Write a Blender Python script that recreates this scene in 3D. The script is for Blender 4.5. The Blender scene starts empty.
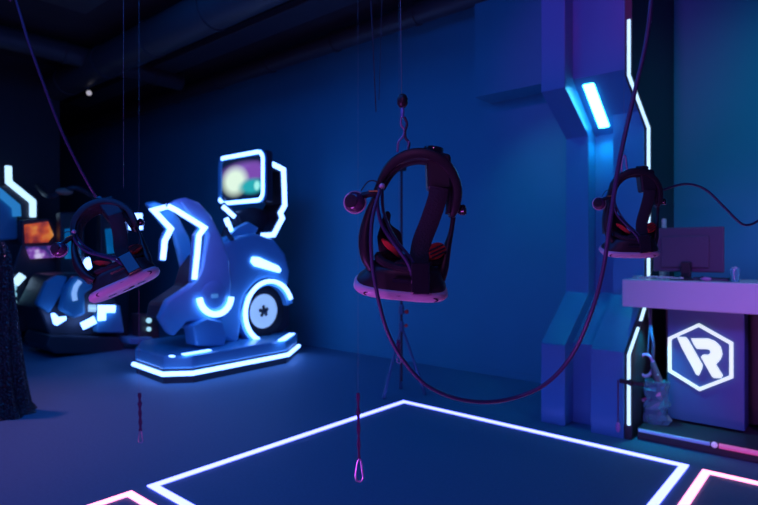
import bpy, bmesh, math, random
from mathutils import Vector, Matrix
random.seed(7)
PI = math.pi
C = bpy.context.scene.collection
SC = bpy.context.scene

# ------------------------------------------------------------------ view
F_PX = 560.0
YAW = math.radians(40.4)
SN, CS = math.sin(YAW), math.cos(YAW)
EYE = 1.25
HOR = 250.0

def P(px, py, z):
    u = (px - 379) / F_PX
    return Vector((z * (-SN + CS * u), z * (CS + SN * u), EYE + (HOR - py) * z / F_PX))
def onX(px, py, X):
    u = (px - 379) / F_PX
    return P(px, py, X / (-SN + CS * u))
def onY(px, py, Y):
    u = (px - 379) / F_PX
    return P(px, py, Y / (CS + SN * u))
def onZ(px, py, Z):
    return P(px, py, (Z - EYE) * F_PX / (HOR - py))

# ------------------------------------------------------------------ materials
def mat(name, col, rough=0.5, metal=0.0, noise=0.0, nscale=20, bump=0.0, emit=None, estr=0.0, spec=0.5, trans=0.0, alpha=1.0, coat=0.0):
    m = bpy.data.materials.new(name); m.use_nodes = True
    nt = m.node_tree; b = nt.nodes['Principled BSDF']
    b.inputs['Base Color'].default_value = (*col, 1)
    b.inputs['Roughness'].default_value = rough
    b.inputs['Metallic'].default_value = metal
    b.inputs['Specular IOR Level'].default_value = spec
    b.inputs['Transmission Weight'].default_value = trans
    b.inputs['Alpha'].default_value = alpha
    b.inputs['Coat Weight'].default_value = coat
    if noise > 0 or bump > 0:
        tc = nt.nodes.new('ShaderNodeTexCoord')
        n = nt.nodes.new('ShaderNodeTexNoise'); n.inputs['Scale'].default_value = nscale
        n.inputs['Detail'].default_value = 5
        nt.links.new(tc.outputs['Object'], n.inputs['Vector'])
        if noise > 0:
            mr = nt.nodes.new('ShaderNodeMapRange')
            mr.inputs['To Min'].default_value = 1 - noise; mr.inputs['To Max'].default_value = 1 + noise
            nt.links.new(n.outputs['Fac'], mr.inputs['Value'])
            vm = nt.nodes.new('ShaderNodeVectorMath'); vm.operation = 'SCALE'
            vm.inputs[0].default_value = col
            nt.links.new(mr.outputs['Result'], vm.inputs['Scale'])
            nt.links.new(vm.outputs['Vector'], b.inputs['Base Color'])
        if bump > 0:
            bp = nt.nodes.new('ShaderNodeBump'); bp.inputs['Strength'].default_value = bump
            bp.inputs['Distance'].default_value = 0.01
            nt.links.new(n.outputs['Fac'], bp.inputs['Height'])
            nt.links.new(bp.outputs['Normal'], b.inputs['Normal'])
    if emit:
        b.inputs['Emission Color'].default_value = (*emit, 1)
        b.inputs['Emission Strength'].default_value = estr
    return m

M = {}
M['floor'] = mat('floor_carpet', (0.10, 0.22, 0.34), 0.62, noise=0.16, nscale=60, bump=0.25, spec=0.35)
M['wall'] = mat('painted_wall', (0.03, 0.30, 0.42), 0.7, noise=0.05, nscale=3)
M['ceil'] = mat('black_ceiling', (0.035, 0.035, 0.045), 0.8, noise=0.3, nscale=4)
M['duct'] = mat('dark_duct', (0.045, 0.05, 0.06), 0.45, noise=0.15, nscale=8)
M['pier'] = mat('pier_paint', (0.055, 0.25, 0.48), 0.3, noise=0.04, nscale=6, spec=0.5)
M['darkpanel'] = mat('dark_panel', (0.03, 0.03, 0.04), 0.5, noise=0.1, nscale=8)
M['desk_white'] = mat('desk_laminate', (0.72, 0.70, 0.75), 0.35, noise=0.03, nscale=6)
M['desk_panel'] = mat('desk_panel', (0.06, 0.15, 0.34), 0.32, noise=0.05, nscale=5)
M['plinth'] = mat('plinth_black', (0.05, 0.05, 0.06), 0.4, noise=0.1, nscale=9)
M['black'] = mat('black_plastic', (0.018, 0.016, 0.02), 0.42, noise=0.15, nscale=30)
M['gloss_black'] = mat('gloss_black', (0.02, 0.018, 0.025), 0.12, noise=0.1, nscale=30, coat=0.6)
M['fabric'] = mat('black_webbing', (0.022, 0.02, 0.026), 0.85, noise=0.3, nscale=300, bump=0.4)
M['foam'] = mat('black_foam', (0.02, 0.02, 0.024), 0.9, noise=0.2, nscale=120, bump=0.4)
M['plate'] = mat('visor_plate', (0.62, 0.55, 0.64), 0.3, noise=0.05, nscale=30)
M['dimple'] = mat('sensor_window', (0.03, 0.02, 0.04), 0.2, noise=0.05, nscale=30)
M['red'] = mat('red_cushion', (0.75, 0.05, 0.035), 0.6, noise=0.15, nscale=80, bump=0.2)
M['cable'] = mat('cable_rubber', (0.055, 0.05, 0.12), 0.38, noise=0.1, nscale=60)
M['wire'] = mat('steel_wire', (0.35, 0.33, 0.38), 0.4, 0.8, noise=0.1, nscale=100)
M['dark_wire'] = mat('dark_cord', (0.04, 0.04, 0.06), 0.7, noise=0.1, nscale=100)
M['carab'] = mat('anodised_metal', (0.55, 0.42, 0.68), 0.3, 0.7, noise=0.08, nscale=60)
M['lanyard'] = mat('lanyard_cord', (0.10, 0.03, 0.12), 0.8, noise=0.35, nscale=350, bump=0.5)
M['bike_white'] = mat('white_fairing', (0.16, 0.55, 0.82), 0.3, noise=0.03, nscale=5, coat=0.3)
M['bike_dark'] = mat('dark_trim', (0.04, 0.045, 0.06), 0.4, noise=0.1, nscale=12)
M['tyre'] = mat('tyre_rubber', (0.02, 0.02, 0.025), 0.7, noise=0.2, nscale=40)
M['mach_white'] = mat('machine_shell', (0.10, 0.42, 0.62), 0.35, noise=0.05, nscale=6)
M['mach_dark'] = mat('machine_dark', (0.05, 0.05, 0.065), 0.4, noise=0.1, nscale=10)
M['steel'] = mat('stand_metal', (0.07, 0.18, 0.30), 0.4, 0.5, noise=0.1, nscale=40)
M['pink_part'] = mat('pink_plastic', (0.6, 0.2, 0.5), 0.4, noise=0.1, nscale=30)
M['paper'] = mat('pale_plastic', (0.55, 0.58, 0.6), 0.35, noise=0.1, nscale=40, bump=0.2)
M['clear'] = mat('clear_plastic', (0.30, 0.85, 0.95), 0.15, noise=0.05, nscale=30, trans=0.7)
M['monitor'] = mat('monitor_back', (0.10, 0.06, 0.11), 0.5, noise=0.06, nscale=20)
def led(name, col, s, rough=0.4):
    return mat(name, (0.6, 0.6, 0.6), rough, noise=0.02, nscale=5, emit=col, estr=s)
M['led_floor'] = led('led_floor_blue', (0.15, 0.17, 1.0), 5.6)
M['led_pink'] = led('led_floor_pink', (1.0, 0.235, 0.42), 3.9)
M['led_ice'] = led('led_ice', (0.45, 0.72, 1.0), 1.5)
M['led_sign'] = led('led_sign', (0.78, 0.95, 0.92), .9)
M['led_cyan'] = led('led_cyan_bar', (0.06, 0.60, 1.0), 16.0)
M['led_bike'] = led('led_bike', (0.16, 0.33, 1.0), 5.4)
M['led_dim'] = led('led_dim_blue', (0.03, 0.12, 1.0), 0.35)
M['led_dimcyan'] = led('led_dim_cyan', (0.02, 0.32, 0.8), 0.5)
M['led_dimpink'] = led('led_dim_pink', (1.0, 0.03, 0.30), 0.38)
M['led_purple'] = led('led_purple', (0.5, 0.3, 1.0), 0.6)

def screen_mat(name, ramp, scale, strength, seed=0.0):
    m = bpy.data.materials.new(name); m.use_nodes = True
    nt = m.node_tree; b = nt.nodes['Principled BSDF']
    b.inputs['Base Color'].default_value = (0.01, 0.01, 0.01, 1); b.inputs['Roughness'].default_value = 0.2
    tc = nt.nodes.new('ShaderNodeTexCoord')
    mp = nt.nodes.new('ShaderNodeMapping'); mp.inputs['Location'].default_value = (seed, seed, seed)
    n = nt.nodes.new('ShaderNodeTexNoise'); n.inputs['Scale'].default_value = scale; n.inputs['Detail'].default_value = 2
    cr = nt.nodes.new('ShaderNodeValToRGB')
    els = cr.color_ramp.elements
    while len(els) < len(ramp): els.new(0.5)
    for e, (p, c) in zip(els, ramp):
        e.position = p; e.color = (*c, 1)
    nt.links.new(tc.outputs['Object'], mp.inputs['Vector']); nt.links.new(mp.outputs['Vector'], n.inputs['Vector'])
    nt.links.new(n.outputs['Fac'], cr.inputs['Fac']); nt.links.new(cr.outputs['Color'], b.inputs['Emission Color'])
    b.inputs['Emission Strength'].default_value = strength
    return m

def bike_screen_mat():
    # picture on the simulator's display: dark frame, mauve sky band, pale shape at left, teal at right
    m = bpy.data.materials.new('display_picture'); m.use_nodes = True
    nt = m.node_tree; b = nt.nodes['Principled BSDF']
    b.inputs['Base Color'].default_value = (0.01, 0.01, 0.02, 1); b.inputs['Roughness'].default_value = 0.2
    tc = nt.nodes.new('ShaderNodeTexCoord')
    def blob(cx, cz, rx, rz, soft=0.35):
        mp = nt.nodes.new('ShaderNodeMapping')
        mp.inputs['Location'].default_value = (-cx / rx, 0, -(cz + .26) / rz); mp.inputs['Scale'].default_value = (1 / rx, 0, 1 / rz)
        L = nt.nodes.new('ShaderNodeVectorMath'); L.operation = 'LENGTH'
        nt.links.new(tc.outputs['Object'], mp.inputs['Vector']); nt.links.new(mp.outputs['Vector'], L.inputs[0])
        r = nt.nodes.new('ShaderNodeMapRange'); r.inputs['From Min'].default_value = 1 + soft; r.inputs['From Max'].default_value = 1 - soft
        nt.links.new(L.outputs['Value'], r.inputs['Value']); return r.outputs['Result']
    cur = None
    base = (0.004, 0.012, 0.04, 1)
    for k, (cx, cz, rx, rz, col) in enumerate((
            (0.02, 0.07, 0.38, 0.11, (0.22, 0.10, 0.50, 1)), (0.22, 0.06, 0.18, 0.10, (0.20, 0.07, 0.42, 1)),
            (-0.14, -0.02, 0.22, 0.15, (0.75, 0.95, 0.78, 1)), (0.19, -0.10, 0.22, 0.08, (0.02, 0.40, 0.45, 1)),
            (0.28, -0.10, 0.05, 0.05, (0.35, 0.9, 0.85, 1)))):
        mx = nt.nodes.new('ShaderNodeMix'); mx.data_type = 'RGBA'
        nt.links.new(blob(cx, cz, rx, rz), mx.inputs[0])
        if cur is None: mx.inputs[6].default_value = base
        else: nt.links.new(cur, mx.inputs[6])
        mx.inputs[7].default_value = col
        cur = mx.outputs[2]
    nt.links.new(cur, b.inputs['Emission Color']); b.inputs['Emission Strength'].default_value = 1.0
    return m
M['display'] = bike_screen_mat()
M['orange_screen'] = screen_mat('orange_picture', [(0.35, (0.25, 0.02, 0.02)), (0.5, (0.7, 0.10, 0.02)), (0.62, (0.9, 0.35, 0.05)), (0.7, (0.05, 0.25, 0.7))], 5, 0.7, 1.3)
M['violet_screen'] = screen_mat('violet_picture', [(0.4, (0.02, 0.02, 0.15)), (0.52, (0.25, 0.08, 0.5)), (0.65, (0.7, 0.6, 1.0))], 6, 0.8, 4.1)
M['cyan_screen'] = screen_mat('cyan_picture', [(0.35, (0.0, 0.06, 0.25)), (0.6, (0.0, 0.15, 0.50)), (0.8, (0.03, 0.25, 0.65))], 2.0, 0.6, 2.2)

def speckle_mat():
    m = bpy.data.materials.new('speckled_cloth'); m.use_nodes = True
    nt = m.node_tree; b = nt.nodes['Principled BSDF']
    tc = nt.nodes.new('ShaderNodeTexCoord')
    v = nt.nodes.new('ShaderNodeTexVoronoi'); v.inputs['Scale'].default_value = 60
    cr = nt.nodes.new('ShaderNodeValToRGB')
    cr.color_ramp.elements[0].position = 0.0; cr.color_ramp.elements[0].color = (0.25, 0.18, 0.25, 1)
    cr.color_ramp.elements[1].position = 0.35; cr.color_ramp.elements[1].color = (0.03, 0.02, 0.03, 1)
    nt.links.new(tc.outputs['Object'], v.inputs['Vector']); nt.links.new(v.outputs['Distance'], cr.inputs['Fac'])
    nt.links.new(cr.outputs['Color'], b.inputs['Base Color'])
    bp = nt.nodes.new('ShaderNodeBump'); bp.inputs['Strength'].default_value = 0.9; bp.inputs['Distance'].default_value = 0.02
    nt.links.new(v.outputs['Distance'], bp.inputs['Height']); nt.links.new(bp.outputs['Normal'], b.inputs['Normal'])
    b.inputs['Roughness'].default_value = 0.3
    return m
M['speckle'] = speckle_mat()

# ------------------------------------------------------------------ objects
ORG = {}
def thing(name, label, cat, loc=(0, 0, 0), group=None):
    o = bpy.data.objects.new(name, None); C.objects.link(o)
    o.empty_display_size = 0.05
    o.location = loc; o['label'] = label; o['category'] = cat
    if group: o['group'] = group
    ORG[o.name] = Vector(loc)
    return o

def obj(name, bm, material, parent=None, smooth=False, bevel=0.0, label=None, autosmooth=True):
    bmesh.ops.remove_doubles(bm, verts=bm.verts, dist=1e-6)
    bmesh.ops.recalc_face_normals(bm, faces=bm.faces)
    if parent is not None:
        org = ORG[parent.name]
    else:
        xs = [v.co.x for v in bm.verts]; ys = [v.co.y for v in bm.verts]; zs = [v.co.z for v in bm.verts]
        org = Vector(((min(xs) + max(xs)) / 2, (min(ys) + max(ys)) / 2, min(zs)))
    bmesh.ops.translate(bm, verts=bm.verts, vec=-org)
    me = bpy.data.meshes.new(name); bm.to_mesh(me); bm.free()
    me.materials.append(material)
    if smooth:
        for p in me.polygons: p.use_smooth = True
        if autosmooth:
            me.set_sharp_from_angle(angle=math.radians(40))
    o = bpy.data.objects.new(name, me); C.objects.link(o)
    if parent is not None: o.parent = parent
    else: o.location = org
    ORG[o.name] = org
    if bevel > 0:
        b = o.modifiers.new('bevel', 'BEVEL'); b.width = bevel; b.segments = 2; b.limit_method = 'ANGLE'; b.angle_limit = math.radians(35)
    if label: o['label'] = label
    return o

def tag(o, label, cat, group=None, kind=None):
    o['label'] = label; o['category'] = cat
    if group: o['group'] = group
    if kind: o['kind'] = kind
    return o

def struct(name, bm, m, **k):
    o = obj(name, bm, m, **k); o['kind'] = 'structure'; return o

def dup(root, loc, rot, label=None, group=None):
    r = root.copy(); C.objects.link(r); r.location = loc; r.rotation_euler = rot
    if label: r['label'] = label
    if group: r['group'] = group
    for ch in list(root.children):
        c = ch.copy(); C.objects.link(c); c.parent = r
        for g in list(ch.children):
            d = g.copy(); C.objects.link(d); d.parent = c
    return r

# ------------------------------------------------------------------ shapes
def NB(): return bmesh.new()

def box(bm, x0, x1, y0, y1, z0, z1):
    vs = [bm.verts.new((x, y, z)) for x in (x0, x1) for y in (y0, y1) for z in (z0, z1)]
    for f in ((0, 1, 3, 2), (4, 6, 7, 5), (0, 4, 5, 1), (2, 3, 7, 6), (0, 2, 6, 4), (1, 5, 7, 3)):
        bm.faces.new([vs[i] for i in f])
    return bm

def prism(bm, pts, vec):
    vec = Vector(vec); pts = [Vector(p) for p in pts]
    a = [bm.verts.new(p) for p in pts]; b = [bm.verts.new(p + vec) for p in pts]
    n = len(a)
    bm.faces.new(a); bm.faces.new(list(reversed(b)))
    for i in range(n): bm.faces.new((a[i], b[i], b[(i + 1) % n], a[(i + 1) % n]))
    return bm

def ribbon(bm, pts, w, vec, nrm, closed=False):
    """flat strip of width w along 3-D points lying in the plane with normal nrm, extruded by vec"""
    pts = [Vector(p) for p in pts]; nrm = Vector(nrm).normalized(); vec = Vector(vec); n = len(pts)
    L, R = [], []
    for i in range(n):
        if closed: d0 = (pts[i] - pts[i - 1]).normalized(); d1 = (pts[(i + 1) % n] - pts[i]).normalized()
        else:
            d0 = (pts[i] - pts[i - 1]).normalized() if i else (pts[1] - pts[0]).normalized()
            d1 = (pts[i + 1] - pts[i]).normalized() if i < n - 1 else d0
        n0 = nrm.cross(d0); n1 = nrm.cross(d1)
        m = (n0 + n1).normalized(); k = min(1 / max(m.dot(n0), 0.35), 2.5)
        L.append(pts[i] + m * k * w / 2); R.append(pts[i] - m * k * w / 2)
    V = [[bm.verts.new(p) for p in (L[i], R[i], R[i] + vec, L[i] + vec)] for i in range(n)]
    seg = n if closed else n - 1
    for i in range(seg):
        a, b = V[i], V[(i + 1) % n]
        for k in range(4): bm.faces.new((a[k], a[(k + 1) % 4], b[(k + 1) % 4], b[k]))
    if not closed:
        bm.faces.new(V[0]); bm.faces.new(list(reversed(V[-1])))
    return bm

def catmull(pts, sub=6):
    pts = [Vector(p) for p in pts]; out = []
    q = [2 * pts[0] - pts[1]] + pts + [2 * pts[-1] - pts[-2]]
    for i in range(1, len(q) - 2):
        p0, p1, p2, p3 = q[i - 1:i + 3]
        for k in range(sub):
            t = k / sub
            out.append(0.5 * ((2 * p1) + (p2 - p0) * t + (2 * p0 - 5 * p1 + 4 * p2 - p3) * t * t + (3 * p1 - p0 - 3 * p2 + p3) * t ** 3))
    out.append(pts[-1]); return out

def tube(bm, pts, r, seg=8, sub=0, closed=False, flat=None, up=None):
    """round (or flattened: flat=(ra, rb) about up) tube along points; r a number or list"""
    pts = [Vector(p) for p in pts]
    if sub:
        if closed:
            pts = catmull(pts + [pts[0]], sub)[:-1]
        else: 
            if isinstance(r, (list, tuple)):
                rr = catmull([Vector((v, 0, 0)) for v in r], sub); r = [v.x for v in rr]
            if isinstance(flat, list):
                ff = catmull([Vector((a, b, 0)) for a, b in flat], sub); flat = [(v.x, v.y) for v in ff]
            pts = catmull(pts, sub)
    n = len(pts); rings = []; prev = None
    for i in range(n):
        if closed: t = (pts[(i + 1) % n] - pts[i - 1]).normalized()
        else: t = (pts[min(i + 1, n - 1)] - pts[max(i - 1, 0)]).normalized()
        if up is not None: a = (Vector(up) - t * t.dot(Vector(up))).normalized()
        elif prev is None:
            h = Vector((0, 0, 1)) if abs(t.z) < 0.9 else Vector((1, 0, 0)); a = (h - t * t.dot(h)).normalized()
        else: a = (prev - t * t.dot(prev)).normalized()
        prev = a; b = t.cross(a)
        rad = r[i] if isinstance(r, (list, tuple)) else r
        if flat is not None:
            fa, fb = flat[i] if isinstance(flat, list) else flat
        else: fa = fb = rad
        ring = []
        for k in range(seg):
            th = 2 * PI * k / seg
            c_, s_ = math.cos(th), math.sin(th)
            if flat is not None:
                e = 0.5
                c_ = math.copysign(abs(c_) ** e, c_); s_ = math.copysign(abs(s_) ** e, s_)
            ring.append(bm.verts.new(pts[i] + a * fa * c_ + b * fb * s_))
        rings.append(ring)
    m = n if closed else n - 1
    for i in range(m):
        A, B = rings[i], rings[(i + 1) % n]
        for k in range(seg): bm.faces.new((A[k], A[(k + 1) % seg], B[(k + 1) % seg], B[k]))
    if not closed:
        bm.faces.new(rings[0]); bm.faces.new(list(reversed(rings[-1])))
    return bm

def loft(bm, secs, seg=32, cap=True):
    """secs: (center, axisA, axisB, exponent)"""
    rings = []
    for c, A, B, e in secs:
        c, A, B = Vector(c), Vector(A), Vector(B); ring = []
        for k in range(seg):
            th = 2 * PI * k / seg; x, y = math.cos(th), math.sin(th)
            x = math.copysign(abs(x) ** e, x); y = math.copysign(abs(y) ** e, y)
            ring.append(bm.verts.new(c + A * x + B * y))
        rings.append(ring)
    for A, B in zip(rings, rings[1:]):
        for k in range(seg): bm.faces.new((A[k], A[(k + 1) % seg], B[(k + 1) % seg], B[k]))
    if cap: bm.faces.new(rings[0]); bm.faces.new(list(reversed(rings[-1])))
    return bm

def lathe(bm, prof, origin, axis=(0, 0, 1), seg=24):
    """prof: (radius, height) along axis"""
    ax = Vector(axis).normalized(); h = Vector((1, 0, 0)) if abs(ax.x) < 0.9 else Vector((0, 1, 0))
    A = (h - ax * ax.dot(h)).normalized(); B = ax.cross(A); o = Vector(origin)
    return loft(bm, [(o + ax * z, A * max(r, 1e-4), B * max(r, 1e-4), 1) for r, z in prof], seg)

def ball(bm, c, r, seg=16, sc=(1, 1, 1)):
    mt = Matrix.Translation(Vector(c)) @ Matrix.Diagonal((r * sc[0], r * sc[1], r * sc[2], 1))
    bmesh.ops.create_uvsphere(bm, u_segments=seg, v_segments=seg // 2 + 2, radius=1, matrix=mt); return bm

# ================================================================== SETTING
CEIL = 3.95
XL, XR, YB, YF = -14.0, 3.2, 5.0, -3.0
struct('floor', box(NB(), XL, XR, YF, YB + .1, -0.1, 0), M['floor'])
struct('ceiling', box(NB(), XL, XR, YF, YB + .1, CEIL, CEIL + .1), M['ceil'])
struct('wall_back', box(NB(), XL, XR, YB, YB + .12, 0, CEIL), M['wall'])
struct('wall_right', box(NB(), XR, XR + .12, YF, YB + .12, 0, CEIL), M['wall'])
struct('wall_left', box(NB(), XL - .12, XL, YF, YB + .12, 0, CEIL), M['darkpanel'])
struct('wall_partition', box(NB(), -9.2, -9.0, YF, 3.26, 0, CEIL), M['darkpanel'])
# boxed-in bulkhead high on the back wall
struct('trim_1', box(NB(), -2.79, -1.76, 4.7, YB, 2.72, CEIL), M['wall'])
# skirting
struct('baseboard_back', box(NB(), -13.9, -1.75, YB - .012, YB, 0, 0.06), M['wall'])

# hourglass piers: profile in Y-Z, extruded along X
def prof(off=0.0, top=CEIL, bot=0.0, back=YB):
    o = off
    return [(3.87 + o, bot), (3.87 + o, .573), (4.33 + o, .918), (4.33 + o, 2.128), (3.87 + o, 2.40), (3.87 + o, top), (back, top), (back, bot)]
def pier(name, x0, x1, off, m, bev=0.006):
    bm = prism(NB(), [(x0, y, z) for y, z in prof(off)], (x1 - x0, 0, 0))
    return struct(name, bm, m, bevel=bev)
pier('wall_pier_left', -1.745, -1.566, 0, M['pier'])
def profile_wall(name, x0, x1, pr, m, bev=0.0):
    return struct(name, prism(NB(), [(x0, y, z) for y, z in pr], (x1 - x0, 0, 0)), m, bevel=bev)
profile_wall('wall_pier_upper', -1.566, -1.175, [(YB, 2.0), (4.50, 2.10), (4.50, 2.135), (4.02, 2.49), (4.02, CEIL), (YB, CEIL)], M['pier'])
profile_wall('wall_pier_channel', -1.566, -1.383, [(4.02, 0), (4.02, .573), (4.48, .918), (4.48, 2.16), (YB, 2.16), (YB, 0)], M['pier'])
profile_wall('wall_pier_right', -1.383, -1.168, [(3.87, 0), (3.87, .573), (4.33, .918), (4.33, 2.262), (4.49, 2.144), (YB, 2.05), (YB, 0)], M['pier'])
pier('wall_pier_edge', -1.165, -1.12, 0.012, M['darkpanel'], 0)

# ------------------------------------------------------------------ ceiling services
def duct(name, a, b, r, label, m=M['duct'], group=None):
    a, b = Vector(a), Vector(b); d = b - a; L = d.length
    t = thing(name, label, 'duct', a, group)
    obj('duct_pipe', lathe(NB(), [(r, 0), (r, L)], a, d, 20), m, t, smooth=True)
    k = 0.6
    while k < L:
        obj('duct_collar', lathe(NB(), [(r + .012, k - .02), (r + .012, k + .02)], a, d, 20), m, t, smooth=True); k += 1.2
    return t
duct('ceiling_duct', (-12.5, 4.72, 3.72), (-2.0, 4.72, 3.72), 0.11, 'long round dark duct running just under the ceiling along the back wall')
duct('ceiling_duct', (-11.5, 3.2, 3.66), (-3.2, 3.2, 3.66), 0.2, 'wide round dark duct under the ceiling, further out from the back wall')
duct('ceiling_duct', (-7.6, 1.0, 3.74), (-7.6, 4.4, 3.74), 0.13, 'short dark duct crossing the ceiling above the motorbike simulator')
for i, (x0, x1, y0, y1, z, lab) in enumerate((
        (-10.5, -3.6, 3.9, 4.25, 3.80, 'long flat dark tray hung beside the back wall under the ceiling'),
        (-6.2, -5.2, 1.6, 2.5, 3.74, 'square dark unit hung from the ceiling between the ducts'),
        (-8.6, -7.9, 1.4, 2.2, 3.66, 'small square dark unit hung from the ceiling at the far left'),
        (-4.6, -3.9, 2.0, 2.5, 3.80, 'small flat dark unit on the ceiling nearer the piers'))):
    t = thing('ceiling_unit', lab, 'ceiling unit', ((x0 + x1) / 2, (y0 + y1) / 2, z))
    obj('housing', box(NB(), x0, x1, y0, y1, z, z + .08), M['duct'], t, bevel=.01)
    obj('hanger', box(NB(), x0 + .1, x0 + .14, y0 + .1, y0 + .14, z + .08, CEIL), M['duct'], t)
    obj('hanger', box(NB(), x1 - .14, x1 - .1, y1 - .14, y1 - .1, z + .08, CEIL), M['duct'], t)
p = P(89, 93, 7.6)
t = thing('ceiling_lamp', 'tiny pale round lamp dangling in the dark ceiling at upper left', 'lamp', p)
obj('bulb', ball(NB(), p, 0.035, 12), M['led_dimw'] if 'led_dimw' in M else led('lamp_glow', (0.75, 0.7, 0.75), 0.5), t, smooth=True)
obj('stem', tube(NB(), [p + Vector((0, 0, .03)), (p.x, p.y, CEIL)], 0.008, 6), M['duct'], t)

# ------------------------------------------------------------------ LED on the piers
def bar_quad(x0, x1, ya, za, yb, zb, t0, t1, m, name, label):
    pass
th = thing('light_bar', 'short wide white light bar slanting inside the channel between the two piers', 'light', (-1.475, 4.2, 2.2))
d = Vector((0, 4.44 - 4.05, 2.164 - 2.455)).normalized(); n_ = Vector((0, d.z, -d.y)).normalized()
c0, c1 = Vector((-1.475, 4.075, 2.462)), Vector((-1.475, 4.42, 2.205))
obj('lamp_housing', ribbon(NB(), [c0 - d * .01, c1 + d * .01], 0.10, -n_ * .03, n_), M['pier'], th)
obj('diffuser', ribbon(NB(), [c0 + n_ * .001, c1 + n_ * .001], 0.082, n_ * .02, n_), M['led_cyan'], th, bevel=0.012)
XE = -1.135
def strip_tube(name, pts, label, group, m=M['led_ice'], r=0.011):
    bm = tube(NB(), pts, r, 8)
    o = obj(name, bm, m, None, smooth=True); tag(o, label, 'light', group); return o
g = 'line lights on the pier edge'
strip_tube('light_strip', [(XE, 3.868, 2.763), (XE, 3.868, 2.40), (XE, 3.94, 2.355)], 'short upper line of light on the pier edge, ending in a small bend', g)
strip_tube('light_strip', [(XE, 3.955, 2.35), (XE, 4.328, 2.128), (XE, 4.328, 1.02), (XE, 4.328, 0.93), (XE, 4.13, 0.757)], 'long line of light running down the narrow waist of the pier edge to the counter', g)
strip_tube('light_strip', [(XE, 4.075, 0.715), (XE, 4.06, 0.705), (XE, 3.866, .559), (XE, 3.866, .30), (XE, 3.866, 0.10)], 'lower line of light on the pier edge, below the counter', g)

# ------------------------------------------------------------------ floor line lights
def floor_line(pts, m, label, w=0.042):
    bm = ribbon(NB(), [(x, y, 0.001) for x, y in pts], w, (0, 0, 0.006), (0, 0, 1), closed=True)
    return tag(obj('floor_light_square', bm, m), label, 'light')
floor_line([(-2.83, 3.64), (-0.755, 3.61), (-0.755, 1.46), (-2.83, 1.48)], M['led_floor'], 'large square of white-blue line light set into the floor, complete in the middle')
floor_line([(-2.83, 1.355), (-0.755, 1.355), (-0.755, -0.8), (-2.83, -0.8)], M['led_pink'], 'square of pink line light on the floor, only its corner showing at the bottom left')
floor_line([(-0.64, 3.59), (1.44, 3.59), (1.44, 1.46), (-0.64, 1.46)], M['led_pink'], 'square of pink line light on the floor in front of the reception counter')

# ------------------------------------------------------------------ reception counter
t = thing('reception_counter', 'pale reception counter on a low black plinth, with a glowing hexagon sign on its front', 'counter', (-0.2, 4.3, 0.0))
obj('counter_fascia', box(NB(), -1.218, 1.3, 4.0, 4.24, 0.864, 1.05), M['desk_white'], t, bevel=.006)
obj('worktop', box(NB(), -1.08, 1.3, 4.24, 4.86, 0.98, 1.035), M['desk_white'], t, bevel=.004)
obj('front_panel', box(NB(), -0.99, -0.54, 4.24, 4.40, 0.09, 0.864), M['desk_panel'], t, bevel=.004)
obj('front_panel', box(NB(), -0.47, 1.3, 4.30, 4.42, 0.09, 0.864), M['desk_panel'], t, bevel=.004)
obj('back_panel', box(NB(), -1.05, 1.3, 4.45, 4.5, 0.09, 0.98), M['plinth'], t)
obj('plinth', box(NB(), -1.10, 1.3, 3.93, 4.6, 0.0, 0.075), M['plinth'], t, bevel=.004)
obj('tube_light', tube(NB(), [(-1.09, 3.925, 0.062), (-0.68, 3.925, 0.062)], 0.012, 8), M['led_dim'], t, smooth=True, label='dim blue tube along the plinth edge')
obj('tube_light', tube(NB(), [(-0.63, 3.925, 0.062), (1.2, 3.925, 0.062)], 0.016, 8), M['led_dimpink'], t, smooth=True, label='pink tube along the plinth edge')
obj('tube_end', ball(NB(), (-0.655, 3.92, 0.064), 0.018, 10), M['led_purple'], t, smooth=True)
# sign
sg = thing('hexagon_sign', 'glowing white hexagon with the letters VR on the counter front', 'sign', (-0.79, 4.24, 0.5))
def L6(x, y): return onY(662 + x / 6.474, 318 + y / 6.474, 4.235)
hexp = [L6(240, 45), L6(450, 163), L6(450, 380), L6(245, 460), L6(51, 340), L6(51, 132)]
obj('outline', ribbon(NB(), hexp, 0.021, (0, -0.012, 0), (0, -1, 0), closed=True), M['led_sign'], sg)
V_ = [(100, 122), (156, 124), (176, 150), (264, 304), (261, 325), (240, 372), (222, 362), (200, 318), (130, 190)]
R_ = [(190, 132), (300, 132), (345, 150), (380, 185), (392, 232), (380, 268), (350, 300), (395, 372), (385, 388), (335, 386), (322, 372), (254, 250), (268, 236), (300, 238), (318, 222), (310, 204), (290, 200), (228, 198), (208, 170)]
obj('letter_v', prism(NB(), [L6(*p) for p in V_], (0, -0.012, 0)), M['led_sign'], sg)
obj('letter_r', prism(NB(), [L6(*p) for p in R_], (0, -0.012, 0)), M['led_sign'], sg)

# monitor on the counter, seen from behind
t = thing('monitor', 'dark computer monitor standing on the counter with its back to the room', 'monitor', (-0.86, 4.26, 1.05))
obj('casing', box(NB(), -1.085, -0.655, 4.25, 4.275, 1.10, 1.405), M['monitor'], t, bevel=.008)
obj('rear_bulge', box(NB(), -1.03, -0.74, 4.235, 4.25, 1.13, 1.345), M['monitor'], t, bevel=.006)
obj('stand_neck', box(NB(), -0.90, -0.84, 4.2, 4.235, 1.04, 1.17), M['black'], t, bevel=.005)
obj('stand_foot', lathe(NB(), [(0.095, 0), (0.095, .008), (0.03, .015)], (-0.87, 4.2, 1.051)), M['black'], t, smooth=True)
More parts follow.
